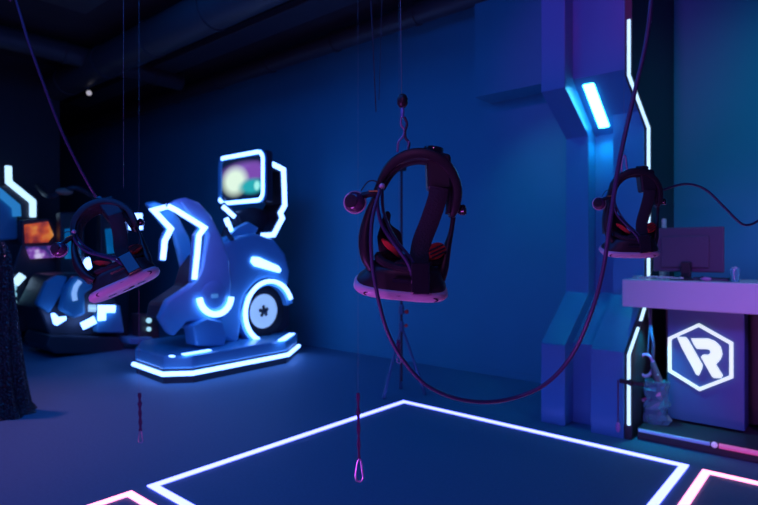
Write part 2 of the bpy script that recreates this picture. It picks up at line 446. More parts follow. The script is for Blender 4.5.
# things on the counter
t = thing('spray_bottle', 'pale bottle standing behind the top left corner of the monitor', 'bottle', (-1.055, 4.42, 1.036))
obj('bottle_body', lathe(NB(), [(0.032, 0), (0.034, .02), (0.034, .33), (0.028, .37)], (-1.055, 4.42, 1.036)), M['paper'], t, smooth=True)
obj('bottle_cap', lathe(NB(), [(0.016, .37), (0.016, .42), (.014, .44)], (-1.055, 4.42, 1.036)), M['paper'], t, smooth=True)
cx, cy = -0.575, 4.11
t = thing('clear_cup', 'clear cup with crumpled wrap standing on the counter right of the monitor', 'cup', (cx, cy, 1.051))
obj('cup_body', lathe(NB(), [(0.024, 0), (0.03, .085), (0.028, .085), (0.022, .004)], (cx, cy, 1.051)), M['clear'], t, smooth=True)
bm = NB()
for k in range(14): 
    a_ = random.random() * 6.28; ball(bm, (cx + .012 * math.cos(a_), cy + .012 * math.sin(a_), 1.075 + .0045 * k), 0.012, 6, (1, .6, 1.1))
obj('crumpled_wrap', bm, M['paper'], t)
bm = NB()
for k in range(2):
    pts = [(-1.17 + .028 * i, 4.07 + .03 * math.sin(i * 1.3 + k * 2), 1.058 + .012 * abs(math.sin(i * .9 + k))) for i in range(12)]
    tube(bm, pts, 0.006, 6, sub=4)
tag(obj('coiled_cable', bm, M['paper'], smooth=True), 'pale tangled cable lying on the counter in front of the monitor', 'cable')
t = thing('mouse', 'small pink computer mouse resting on the counter at the foot of the monitor', 'mouse', (-0.73, 4.09, 1.051))
obj('mouse_shell', ball(NB(), (-0.73, 4.09, 1.064), 0.02, 16, (1.6, 1.0, .65)), M['pink_part'], t, smooth=True)
obj('scroll_wheel', lathe(NB(), [(0.005, -.003), (0.005, .003)], (-0.75, 4.09, 1.077), (0, 1, 0)), M['black'], t)
bm = box(NB(), -0.82, -0.60, 4.13, 4.20, 1.051, 1.066)
t = thing('keyboard', 'flat teal-grey keyboard lying on the counter under the monitor', 'keyboard', (-0.71, 4.16, 1.051))
obj('keyboard_base', bm, M['monitor'], t, bevel=.003)
bm = NB()
for i in range(12):
    for j in range(4): box(bm, -0.812 + i * .0175, -0.799 + i * .0175, 4.135 + j * .015, 4.146 + j * .015, 1.066, 1.071)
obj('keys', bm, M['black'], t)

# hanging kit left of the hexagon sign
def c3(x, y, Y): return onY(600 + x / 3.607, 300 + y / 3.607, Y)
Yk = 4.12
t = thing('hanging_controller', 'purple and dark handheld controller hanging by its straps under the left end of the counter', 'controller', c3(180, 260, Yk))
obj('tracking_ring', tube(NB(), [c3(165 + 27 * math.cos(q), 235 + 40 * math.sin(q), Yk) for q in [i * PI / 8 for i in range(16)]], 0.012, 8, closed=True), M['pink_part'], t, smooth=True)
obj('grip', tube(NB(), [c3(190, 225, Yk - .01), c3(200, 260, Yk - .015), c3(212, 300, Yk - .01), c3(215, 330, Yk)], [0.016, 0.024, 0.03, 0.02], 10, sub=4), M['monitor'], t, smooth=True)
obj('button', ball(NB(), c3(208, 270, Yk - .045), 0.006, 8), M['paper'], t)
obj('strap', tube(NB(), [c3(170, 205, Yk), c3(178, 120, Yk), c3(185, 40, Yk), c3(188, 15, Yk)], 0.006, 6, sub=4), M['cable'], t, smooth=True)
obj('strap', tube(NB(), [c3(190, 215, Yk), c3(192, 160, Yk), c3(182, 90, Yk), c3(178, 15, Yk)], 0.010, 6, sub=4), M['cable'], t, smooth=True)
t = thing('clear_bag', 'crumpled clear bag of cables standing on the plinth under the hanging controller', 'bag', (-1.02, 4.1, .077))
cxb, cyb = -1.03, 4.12
secs = []
for i in range(10):
    z = .077 + i * .032; k = 1 + .12 * math.sin(i * 2.1)
    secs.append(((cxb + .008 * math.sin(i * 1.7), cyb, z), (0.075 * k, 0.01 * math.sin(i), 0), (0, 0.055 * k, 0), .8))
bagbm = loft(NB(), secs, 18)
for v in bagbm.verts: v.co += Vector((random.uniform(-.008, .008), random.uniform(-.008, .008), 0))
obj('bag_film', bagbm, M['clear'], t)
bm = NB()
tube(bm, [c3(170 + 40 * math.cos(q) , 410 + 55 * math.sin(q), cyb + .01 * math.sin(3 * q)) for q in [i * PI / 6 for i in range(12)]], 0.009, 6, closed=True, sub=3)
obj('cable_loop', bm, M['pink_part'], t, smooth=True)
bm = NB()
tube(bm, [c3(150, 360, cyb), c3(190, 380, cyb), c3(180, 440, cyb), c3(215, 450, cyb)], 0.009, 6, sub=4)
obj('cable_piece', bm, M['paper'], t, smooth=True)
# bracket across the strip
t = thing('wall_bracket', 'dark crosswise bracket fixed across the lower light line on the pier edge', 'bracket', (XE, 3.85, .39))
obj('bracket_arm', box(NB(), XE - .05, XE + .10, 3.83, 3.852, .375, .40), M['black'], t, bevel=.003)
obj('bracket_knob', ball(NB(), (XE + .02, 3.83, .388), 0.022, 10), M['black'], t, smooth=True)
# little red hanging tag
t = thing('hanging_charm', 'small pinkish-red charm hanging on a dark cord beside the lower pier corner', 'charm', onY(618, 433, 3.83))
obj('charm_body', ball(NB(), onY(618, 427, 3.83), 0.018, 10, (.8, .8, 2)), M['pink_part'], t, smooth=True)
obj('cord', tube(NB(), [onY(618, 422, 3.83), onY(618, 380, 3.83)], 0.005, 6), M['lanyard'], t)

# ================================================================== MOTORBIKE SIMULATOR
def c2(x, y): return (120 + x / 1.942, 130 + y / 1.942)
def SX(x, y, X): return onX(*c2(x, y), X)
def trace(pts, X): return [SX(x, y, X) for x, y in pts]
bk = thing('motorbike_simulator', 'white and blue motorbike riding simulator outlined in bright light strips, with a raised screen', 'arcade machine', (-5.25, 3.6, 0))
bp = [(-5.56, 2.72), (-4.92, 2.67), (-4.74, 2.88), (-4.78, 4.05), (-5.12, 4.50), (-5.85, 4.50), (-6.0, 4.0), (-6.0, 3.0)]
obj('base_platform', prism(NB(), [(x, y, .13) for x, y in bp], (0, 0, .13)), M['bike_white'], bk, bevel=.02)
obj('base_skirt', prism(NB(), [(x * .99 - .05, y * .99 + .036, 0) for x, y in bp], (0, 0, .05)), M['bike_dark'], bk)
obj('base_middle', prism(NB(), [(x, y, .05) for x, y in bp], (0, 0, .08)), M['bike_dark'], bk)
out = [(x + .012 * (1 if x > -5.3 else -1), y + (.012 if y > 4 else -.012)) for x, y in bp[:5]]
obj('base_light_strip', tube(NB(), [(x, y, .095) for x, y in out], 0.022, 8), M['led_bike'], bk, smooth=True, label='long bright strip around the base')
obj('deck_light', ribbon(NB(), [onZ(174, 356.5, .27), onZ(170, 357, .27)], 0.06, (0, 0, .01), (0, 0, 1)), M['led_bike'], bk)
obj('deck_light', ribbon(NB(), [onZ(183, 355, .27), onZ(210, 350.5, .27)], 0.05, (0, 0, .01), (0, 0, 1)), M['led_bike'], bk)
obj('deck_light', ribbon(NB(), [onZ(281, 341, .27), onZ(292, 334, .27)], 0.07, (0, 0, .01), (0, 0, 1)), M['led_bike'], bk)

# front body over the wheel
body = [(196, 400), (170, 392), (160, 330), (185, 250), (205, 222), (235, 205), (262, 200), (300, 212), (322, 240), (331, 275), (327, 305), (300, 296), (272, 300), (248, 325), (238, 362), (232, 410), (220, 415)]
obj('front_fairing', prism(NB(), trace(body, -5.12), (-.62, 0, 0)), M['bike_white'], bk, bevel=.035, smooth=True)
obj('fairing_core', prism(NB(), trace([(150, 380), (165, 300), (200, 240), (300, 240), (330, 300), (330, 380), (290, 415), (180, 415)], -5.28), (-.3, 0, 0)), M['bike_dark'], bk, bevel=.02)
# side light on the tank
obj('tank_light', prism(NB(), trace([(256, 246), (268, 247), (306, 264), (312, 272), (308, 277), (260, 264), (253, 256)], -5.115), (.02, 0, 0)), M['led_bike'], bk, bevel=.006)
# wheel
wc = Vector((-5.2, 4.055, .545))
wh = obj('wheel', lathe(NB(), [(0.20, -.03), (.30, -.05), (.315, 0), (.30, .10), (.2, .11), (.19, .085), (.0, .085)], wc + Vector((-.1, 0, 0)), (1, 0, 0), 40), M['tyre'], bk, smooth=True)
obj('wheel_disc', lathe(NB(), [(0.205, .0), (.205, .02), (.19, .025), (.14, .025), (.13, .018), (.0, .018)], wc + Vector((-.02, 0, 0)), (1, 0, 0), 40), led('wheel_glow', (0.28, 0.50, 0.85), 0.75), wh, smooth=True, label='pale glowing wheel disc')
bm = NB()
for k in range(5):
    a_ = k * 2 * PI / 5 + .4
    o_ = wc + Vector((.005, .05 * math.cos(a_), .05 * math.sin(a_))); ball(bm, o_, .022, 10, (.5, 1, 1))
obj('wheel_hub', lathe(bm, [(0.035, 0), (.035, .03), (.02, .04)], wc, (1, 0, 0)), M['bike_dark'], wh, smooth=True)
ring = []
for k in range(25):
    a_ = math.radians(20 + k * (262 - 20) / 24 * 1.0)
    ring.append(Vector((-5.095, wc.y + .335 * math.cos(a_), wc.z + .005 + .345 * math.sin(a_))))
ring.append(ring[-1] + Vector((0, .13, -.012)))
obj('wheel_arch_light', ribbon(NB(), ring, 0.044, (.02, 0, 0), (1, 0, 0)), M['led_bike'], bk, label='curved bright strip round the wheel')
bm = NB()
ar = [Vector((-5.12, wc.y + .335 * math.cos(math.radians(a_)), wc.z + .345 * math.sin(math.radians(a_)))) for a_ in range(10, 290, 12)]
obj('wheel_arch', ribbon(bm, ar, 0.09, (-.22, 0, 0), (1, 0, 0)), M['bike_white'], bk)

# seat shell: a tall curved back, rider's side
shell = [(112, 134), (130, 131), (155, 140), (178, 165), (198, 205), (214, 250), (218, 300), (215, 345), (200, 365), (170, 372), (132, 372), (106, 402), (92, 392), (76, 366), (92, 330), (132, 304), (146, 292), (158, 270), (170, 205), (162, 188), (135, 168)]
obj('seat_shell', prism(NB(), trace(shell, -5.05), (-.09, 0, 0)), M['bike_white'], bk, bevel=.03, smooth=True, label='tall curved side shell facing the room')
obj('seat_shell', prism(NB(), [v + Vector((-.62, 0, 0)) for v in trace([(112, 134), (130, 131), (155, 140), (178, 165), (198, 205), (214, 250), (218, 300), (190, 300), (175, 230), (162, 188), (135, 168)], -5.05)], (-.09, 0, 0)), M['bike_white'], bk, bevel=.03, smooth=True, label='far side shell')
obj('seat_cushion', prism(NB(), trace([(95, 372), (100, 340), (150, 305), (160, 270), (180, 240), (200, 300), (195, 360), (130, 366)], -5.16), (-.48, 0, 0)), M['bike_dark'], bk, bevel=.03, smooth=True)
def strip(pts, X, w=0.045, name='shell_light', lab=None, m=None):
    obj(name, ribbon(NB(), trace(pts, X), w, (.025, 0, 0), (1, 0, 0)), m or M['led_bike'], bk, label=lab)
strip([(92, 148), (108, 156), (163, 190), (152, 205), (149, 240), (143, 290)], -5.03, .045)
strip([(112, 143), (64, 156), (98, 192), (86, 215), (82, 252)], -5.60, .052)
# canopy panels behind the strips
obj('canopy_panel', prism(NB(), trace([(92, 146), (112, 134), (172, 190), (160, 205), (155, 292), (138, 296), (145, 205), (154, 190)], -5.06), (-.06, 0, 0)), M['bike_white'], bk, bevel=.01)
obj('canopy_panel', prism(NB(), trace([(58, 155), (112, 138), (114, 148), (76, 160), (106, 192), (92, 216), (88, 256), (78, 254), (80, 214), (90, 192)], -5.63), (-.06, 0, 0)), M['bike_white'], bk, bevel=.01)
# half-round light on the pivot cover
bm = NB(); pv = SX(183, 322, -5.04)
pts = []
for k in range(17):
    a_ = math.radians(185 + k * 170 / 16 + 2)
    x, y = 184 + 31 * math.cos(a_), 322 - 36 * math.sin(a_)
    pts.append(SX(x, y, -5.03))
obj('pivot_light', ribbon(bm, pts, 0.055, (.025, 0, 0), (1, 0, 0)), M['led_bike'], bk, label='bright half-round strip')
obj('pivot_cover', lathe(NB(), [(.15, 0), (.15, .03), (.12, .045), (.0, .045)], pv + Vector((-.03, 0, 0)), (1, 0, 0), 28), M['bike_white'], bk, smooth=True)
obj('pivot_badge', box(NB(), -5.03, -5.015, pv.y - .045, pv.y + .035, pv.z - .02, pv.z + .02), M['led_dimcyan'], bk, bevel=.006)
# foot pedal block, between shell and base
obj('foot_block', prism(NB(), trace([(148, 420), (142, 380), (170, 366), (200, 372), (208, 400), (204, 420)], -4.98), (-.2, 0, 0)), M['bike_white'], bk, bevel=.02)
# handlebar and grip
hb = [SX(205, 190, -5.05), SX(212, 205, -5.1), SX(228, 222, -5.3), SX(240, 215, -5.45)]
obj('handlebar', tube(NB(), hb, .025, 8, sub=4), M['bike_dark'], bk, smooth=True)
obj('front_post', prism(NB(), trace([(205, 215), (225, 160), (262, 150), (300, 160), (298, 205), (262, 215), (230, 235)], -5.35), (-.15, 0, 0)), M['bike_dark'], bk, bevel=.02)
obj('windscreen', prism(NB(), trace([(196, 222), (228, 190), (250, 178), (270, 190), (262, 206), (232, 214), (212, 240)], -5.2), (-.08, 0, 0)), M['bike_white'], bk, bevel=.015)
# screen facing the rider (towards -Y)
def SY(x, y, Y=3.9): return onY(*c2(x, y), Y)
# c4: crop of the screen, 210..300 x 140..240 at 5.044
def c4(x, y): return (210 + x / 5.044, 140 + y / 5.044)
fr = [c4(48, 78), c4(235, 44), c4(262, 52), c4(274, 80), c4(276, 290), c4(262, 312), c4(240, 320), c4(48, 333)]
A4 = onY(*c4(45, 70), 3.9); B4 = onY(*c4(283, 325), 3.9)
scx0, scx1, scz0, scz1 = A4.x, B4.x, 1.775, 2.375
obj('screen_housing', box(NB(), scx0 + .01, scx1 - .02, 3.92, 4.02, scz0 + .01, scz1 - .01), M['bike_dark'], bk, bevel=.03)
cxs, czs = (scx0 + scx1) / 2, (scz0 + scz1) / 2
dsp = obj('display', box(NB(), -.40, .40, -.006, .006, -.26, .26), M['display'], None)
dsp.parent = bk; dsp.location = Vector((cxs, 3.912, czs - .26)) - ORG[bk.name]
w2, h2 = (scx1 - scx0) / 2 - .03, (scz1 - scz0) / 2 - .03
rc = []
for (sx, sz, a0) in ((1, 1, 0), (-1, 1, 90), (-1, -1, 180), (1, -1, 270)):
    for k in range(5):
        a_ = math.radians(a0 + k * 22.5)
        rc.append((cxs + sx * (w2 - .09) + .09 * math.cos(a_), 3.915, czs + sz * (h2 - .09) + .09 * math.sin(a_)))
obj('screen_frame', ribbon(NB(), rc, .06, (0, -.03, 0), (0, -1, 0), closed=True), M['bike_white'], bk, bevel=.004)
lit = rc[13:] + rc[:9]      # bottom, right and top of the frame glow; the left upright stays dark
lit = [(x, 3.883, z) for x, y, z in ([rc[11]] + rc[14:] + rc[:7] )]
obj('screen_frame_light', ribbon(NB(), lit, .042, (0, -.012, 0), (0, -1, 0)), M['led_bike'], bk, label='bright rounded frame light')
# bracket light to the right of the screen (in the side plane)
bl = [c4(292, 112), c4(368, 150), c4(374, 330), c4(352, 368), c4(362, 395), c4(318, 478), c4(255, 482)]
pts = [onX(x, y, -5.18) for x, y in bl]
obj('screen_bracket', ribbon(NB(), pts, .09, (-.30, 0, 0), (1, 0, 0)), M['bike_dark'], bk)
obj('screen_bracket_light', ribbon(NB(), [p_ + Vector((.002, 0, 0)) for p_ in pts], .055, (.02, 0, 0), (1, 0, 0)), M['led_bike'], bk, label='angular bright strip behind the screen')
pts = [onX(*c4(62, 335), -5.3), onX(*c4(122, 388), -5.3)]
obj('arm_light', ribbon(NB(), pts, .045, (.02, 0, 0), (1, 0, 0)), M['led_bike'], bk)
pts = [onX(*c4(78, 395), -5.25), onX(*c4(104, 460), -5.25)]
obj('arm_light', ribbon(NB(), pts, .055, (.02, 0, 0), (1, 0, 0)), M['led_bike'], bk)
obj('screen_arm', tube(NB(), [onX(*c4(60, 330), -5.36), onX(*c4(130, 395), -5.36), onX(*c4(160, 470), -5.36)], .05, 8), M['bike_dark'], bk, smooth=True)

# ================================================================== MACHINES AT FAR LEFT
# crop of 0..170 x 150..360 at 2.405
def c5(x, y): return (x / 2.405, 150 + y / 2.405)
def T5(pts, X): return [onX(*c5(x, y), X) for x, y in pts]
t = thing('racing_simulator', 'blue-lit racing simulator with two slanted seat shells, left of the motorbike simulator', 'arcade machine', (-7.5, 3.0, 0))
obj('platform', prism(NB(), T5([(120, 445), (285, 450), (300, 470), (290, 492), (130, 490), (110, 470)], -7.0), (-.75, 0, 0)), M['mach_dark'], t, bevel=.02)
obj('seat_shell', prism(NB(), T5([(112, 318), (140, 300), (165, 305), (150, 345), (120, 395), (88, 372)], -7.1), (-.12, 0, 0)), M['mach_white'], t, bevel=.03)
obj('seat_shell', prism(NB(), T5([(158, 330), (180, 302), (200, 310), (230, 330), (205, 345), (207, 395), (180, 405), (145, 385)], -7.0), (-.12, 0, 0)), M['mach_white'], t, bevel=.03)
obj('seat_frame', prism(NB(), T5([(90, 380), (130, 300), (200, 295), (260, 330), (290, 380), (285, 448), (120, 448)], -7.15), (-.7, 0, 0)), M['mach_dark'], t, bevel=.03)
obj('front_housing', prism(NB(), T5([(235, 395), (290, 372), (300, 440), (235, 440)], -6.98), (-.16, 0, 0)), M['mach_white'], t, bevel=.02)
arc = [(192, 315), (182, 328), (177, 345), (180, 362)]
obj('curved_light', ribbon(NB(), T5(arc, -6.98), .05, (.02, 0, 0), (1, 0, 0)), led('soft_white', (.25, .5, 1), .8), t)
obj('marker_light', prism(NB(), T5([(122, 394), (130, 392), (140, 402), (158, 400), (158, 408), (136, 422), (128, 418)], -6.98), (.02, 0, 0)), M['led_bike'], t)
obj('marker_light', ribbon(NB(), T5([(196, 424), (228, 408)], -6.96), .09, (.02, 0, 0), (1, 0, 0)), M['led_bike'], t)
obj('marker_light', ribbon(NB(), T5([(276, 382), (244, 382), (244, 410)], -6.96), .09, (.02, 0, 0), (1, 0, 0)), M['led_bike'], t, label='corner-shaped marker light')
for y in (376, 384): obj('marker_light', ribbon(NB(), T5([(212, y), (230, y + 1)], -6.96), .045, (.02, 0, 0), (1, 0, 0)), led('marker_soft', (.3, .55, .85), 1.0), t)
for (x, y, r) in ((358, 410, .035), (358, 431, .03), (30, 348, .03), (30, 366, .03)):
    q = onX(*c5(x, y), -6.9 if x > 100 else -7.9); 
    if x > 100: obj('dot_light', ball(NB(), q, r, 10), led('dot_glow', (.35, .75, .9), 1.0), t, smooth=True)
    else: pass
obj('post_box', prism(NB(), T5([(335, 395), (380, 395), (384, 455), (335, 455)], -6.95), (-.2, 0, 0)), M['mach_dark'], t, bevel=.01)
obj('low_step', prism(NB(), T5([(310, 452), (368, 450), (372, 466), (312, 468)], -6.85), (-.3, 0, 0)), M['mach_white'], t, bevel=.02)
# consoles with cyan screens behind the seats
for k, (poly, lab, bars) in enumerate((
        ([(155, 190), (192, 185), (194, 260), (156, 262)], 'dark console with tall cyan screen, left of the pair behind the racing simulator', [[(182, 170), (190, 190)]]),
        ([(252, 190), (298, 186), (304, 244), (258, 250)], 'dark console with cyan screen and white bar light, nearest the motorbike simulator', [[(291, 160), (291, 186)], [(308, 172), (342, 172)]]))):
    X = -8.0
    ps = T5(poly, X)
    t = thing('game_console', lab, 'arcade machine', (X - .1, ps[0].y, 0), None)
    cxp = sum(x for x, y in poly) / 4
    yb = (462, 452)[k]
    big = [(poly[0][0] - 10, 150), (poly[1][0] + 10, 148), (poly[1][0] + 14, 300), (poly[1][0] + 10, yb), (poly[0][0] - 16, yb), (poly[0][0] - 10, 300)]
    obj('cabinet_body', prism(NB(), T5(big, X - .02), (-.16, 0, 0)), M['mach_dark'], t, bevel=.02)
    obj('screen', prism(NB(), ps, (.01, 0, 0)), M['cyan_screen'], t)
    for b_ in bars:
        if b_[0][0] == b_[1][0]: w = .10
        else: w = .24 if b_[0][0] > 300 else .1
        obj('top_light', ribbon(NB(), T5(b_, X + .02), w, (.02, 0, 0), (1, 0, 0)), M['led_bike'] if k else M['led_dimcyan'], t, bevel=.008)
    if k: obj('light_arm', prism(NB(), T5([(286, 158), (345, 158), (345, 188), (286, 188)], X), (-.06, 0, 0)), M['mach_dark'], t)
    e = (212, 273) if k == 0 else (288, 273)
    obj('button_light', ball(NB(), onX(*c5(*e), X + .03), .07, 12, (.3, .9, 1.2)), M['led_bike'], t, smooth=True)
# tall cabinet with a zigzag light and cyan side, against the partition
t = thing('arcade_cabinet', 'tall dark arcade cabinet at the left edge with a zigzag light line on it', 'arcade machine', (-8.9, 2.1, 0))
obj('cabinet_body', prism(NB(), T5([(-70, 90), (52, 82), (96, 120), (96, 200), (100, 300), (100, 420), (-70, 440)], -8.6), (-.39, 0, 0)), M['mach_dark'], t, bevel=.03)
obj('zigzag_light', ribbon(NB(), T5([(19, 38), (20, 77), (78, 124), (78, 162)], -8.58), .085, (.03, 0, 0), (1, 0, 0)), M['led_ice'], t, bevel=.02)
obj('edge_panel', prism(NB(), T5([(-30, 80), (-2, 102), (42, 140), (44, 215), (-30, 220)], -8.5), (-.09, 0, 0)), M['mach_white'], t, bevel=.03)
obj('edge_light', ribbon(NB(), T5([(-20, 88), (0, 104), (38, 136), (40, 160)], -8.48), .10, (.02, 0, 0), (1, 0, 0)), M['led_dimcyan'], t)
# orange screen machine
t = thing('video_terminal', 'low video terminal showing an orange picture, beside the arcade cabinet at the left', 'arcade machine', (-8.2, 2.5, 0))
obj('screen', prism(NB(), T5([(58, 180), (114, 172), (128, 205), (114, 222), (60, 224)], -8.2), (.02, 0, 0)), M['orange_screen'], t)
obj('screen_casing', prism(NB(), T5([(52, 168), (120, 164), (146, 205), (140, 228), (52, 230)], -8.22), (-.15, 0, 0)), M['mach_dark'], t, bevel=.02)
obj('lower_screen', prism(NB(), T5([(60, 232), (140, 230), (138, 258), (72, 262)], -8.15), (.02, 0, 0)), M['violet_screen'], t)
obj('terminal_body', prism(NB(), T5([(50, 228), (146, 226), (146, 290), (110, 432), (30, 438), (26, 300)], -8.22), (-.3, 0, 0)), M['mach_dark'], t, bevel=.02)
obj('side_light', ribbon(NB(), T5([(34, 322), (54, 300)], -8.0), .10, (.03, 0, 0), (1, 0, 0)), M['led_ice'], t, bevel=.01)
for y in (332, 348, 366):
    obj('dot_light', ball(NB(), onX(*c5(31, y), -8.0), .045, 10), led('dot_glow', (.25, .6, .8), .9), t, smooth=True)
obj('light_mount', prism(NB(), T5([(24, 300), (60, 294), (60, 330), (40, 380), (24, 380)], -8.02), (-.22, 0, 0)), M['mach_dark'], t)
# gun-like controller arm above, reaching out
t = thing('boom_arm', 'thin dark boom arm with a pale joint reaching over the left machines', 'arm', onX(*c5(100, 190), -7.9))
obj('arm_tube', tube(NB(), [onX(*c5(90, 86), -8.62), onX(*c5(118, 112), -8.1), onX(*c5(150, 100), -8.0), onX(*c5(185, 92), -7.9), onX(*c5(240, 120), -7.85)], .035, 8, sub=3), M['mach_dark'], t, smooth=True)
obj('arm_joint', ball(NB(), onX(*c5(155, 100), -7.97), .07, 12, (.8, 1.6, .7)), mat('joint_tan', (.45, .3, .22), .5, noise=.1), t, smooth=True, label='tan joint')

# speckled draped stand at left
q = onZ(1, 414, 0)
secs = []; H_ = 1.32
bm = NB(); rings = []
for i in range(26):
    f_ = i / 25; z = f_ * H_; r = .21 - .17 * f_ ** .65 + (.02 if i == 0 else 0)
    if i >= 24: r *= .6 if i == 24 else .05
    ring = [bm.verts.new((q.x + (r + .022 * (1 - f_ * .6) * math.sin(9 * th + 1.2 * math.sin(z * 4))) * math.cos(th), q.y + (r + .022 * math.sin(9 * th + 1.2 * math.sin(z * 4))) * math.sin(th), z)) for th in [2 * PI * k / 64 for k in range(64)]]
    rings.append(ring)
for a, b in zip(rings, rings[1:]):
    for k in range(64): bm.faces.new((a[k], a[(k + 1) % 64], b[(k + 1) % 64], b[k]))
bm.faces.new(rings[0]); bm.faces.new(rings[-1])
tag(obj('draped_column', bm, M['speckle'], smooth=True), 'dark speckled cloth draped to the floor over a post at the left edge', 'drape')

# ================================================================== LIGHT STAND behind the headset
tb = Vector((-2.98, 3.80, 0))
t = thing('light_stand', 'thin tripod stand by the back wall, directly behind the central headset', 'stand', tb)
obj('pole', tube(NB(), [tb + Vector((0, 0, .12)), tb + Vector((0, 0, 1.95))], .011, 8), M['dark_wire'], t, smooth=True)
obj('collar', lathe(NB(), [(.022, .55), (.022, .62), (.012, .64)], tb), M['steel'], t, smooth=True)
obj('collar', lathe(NB(), [(.024, .70), (.024, .76), (.012, .78)], tb), M['steel'], t, smooth=True)
obj('knob', ball(NB(), tb + Vector((.04, .02, .72)), .02, 8), M['red'], t, smooth=True, label='red knob')
obj('knob', ball(NB(), tb + Vector((.035, .02, .60)), .016, 8), M['red'], t, smooth=True, label='red knob')
for ang in (-140 + 40.4, -20 + 40.4 + 20, 90 + 40.4):
    a_ = math.radians(ang)
    lg = obj('leg', tube(NB(), [tb + Vector((0, 0, .60)), tb + Vector((.20 * math.cos(a_), .20 * math.sin(a_), .02))], [.010, .014], 8), M['steel'], t, smooth=True)
    obj('rubber_foot', ball(NB(), tb + Vector((.20 * math.cos(a_), .20 * math.sin(a_), .018)), .018, 8), M['steel'], lg, smooth=True)
obj('base_station', box(NB(), tb.x - .035, tb.x + .035, tb.y - .03, tb.y + .03, 1.93, 2.0), M['black'], t, bevel=.008)

# ================================================================== HEADSET (local frame: x right, y away, z up, origin at the hanging ring)
S = 1.1 / F_PX
def h(x, y, d=0.0): return Vector(((x - 403) * S, d, (150 - y) * S))
def hc(x, y, d=0.0): return h(340 + x / 2.807, 130 + y / 2.807, d)
def hz(x, y, d=0.0): return h(320 + x / 2.105, 80 + y / 2.105, d)

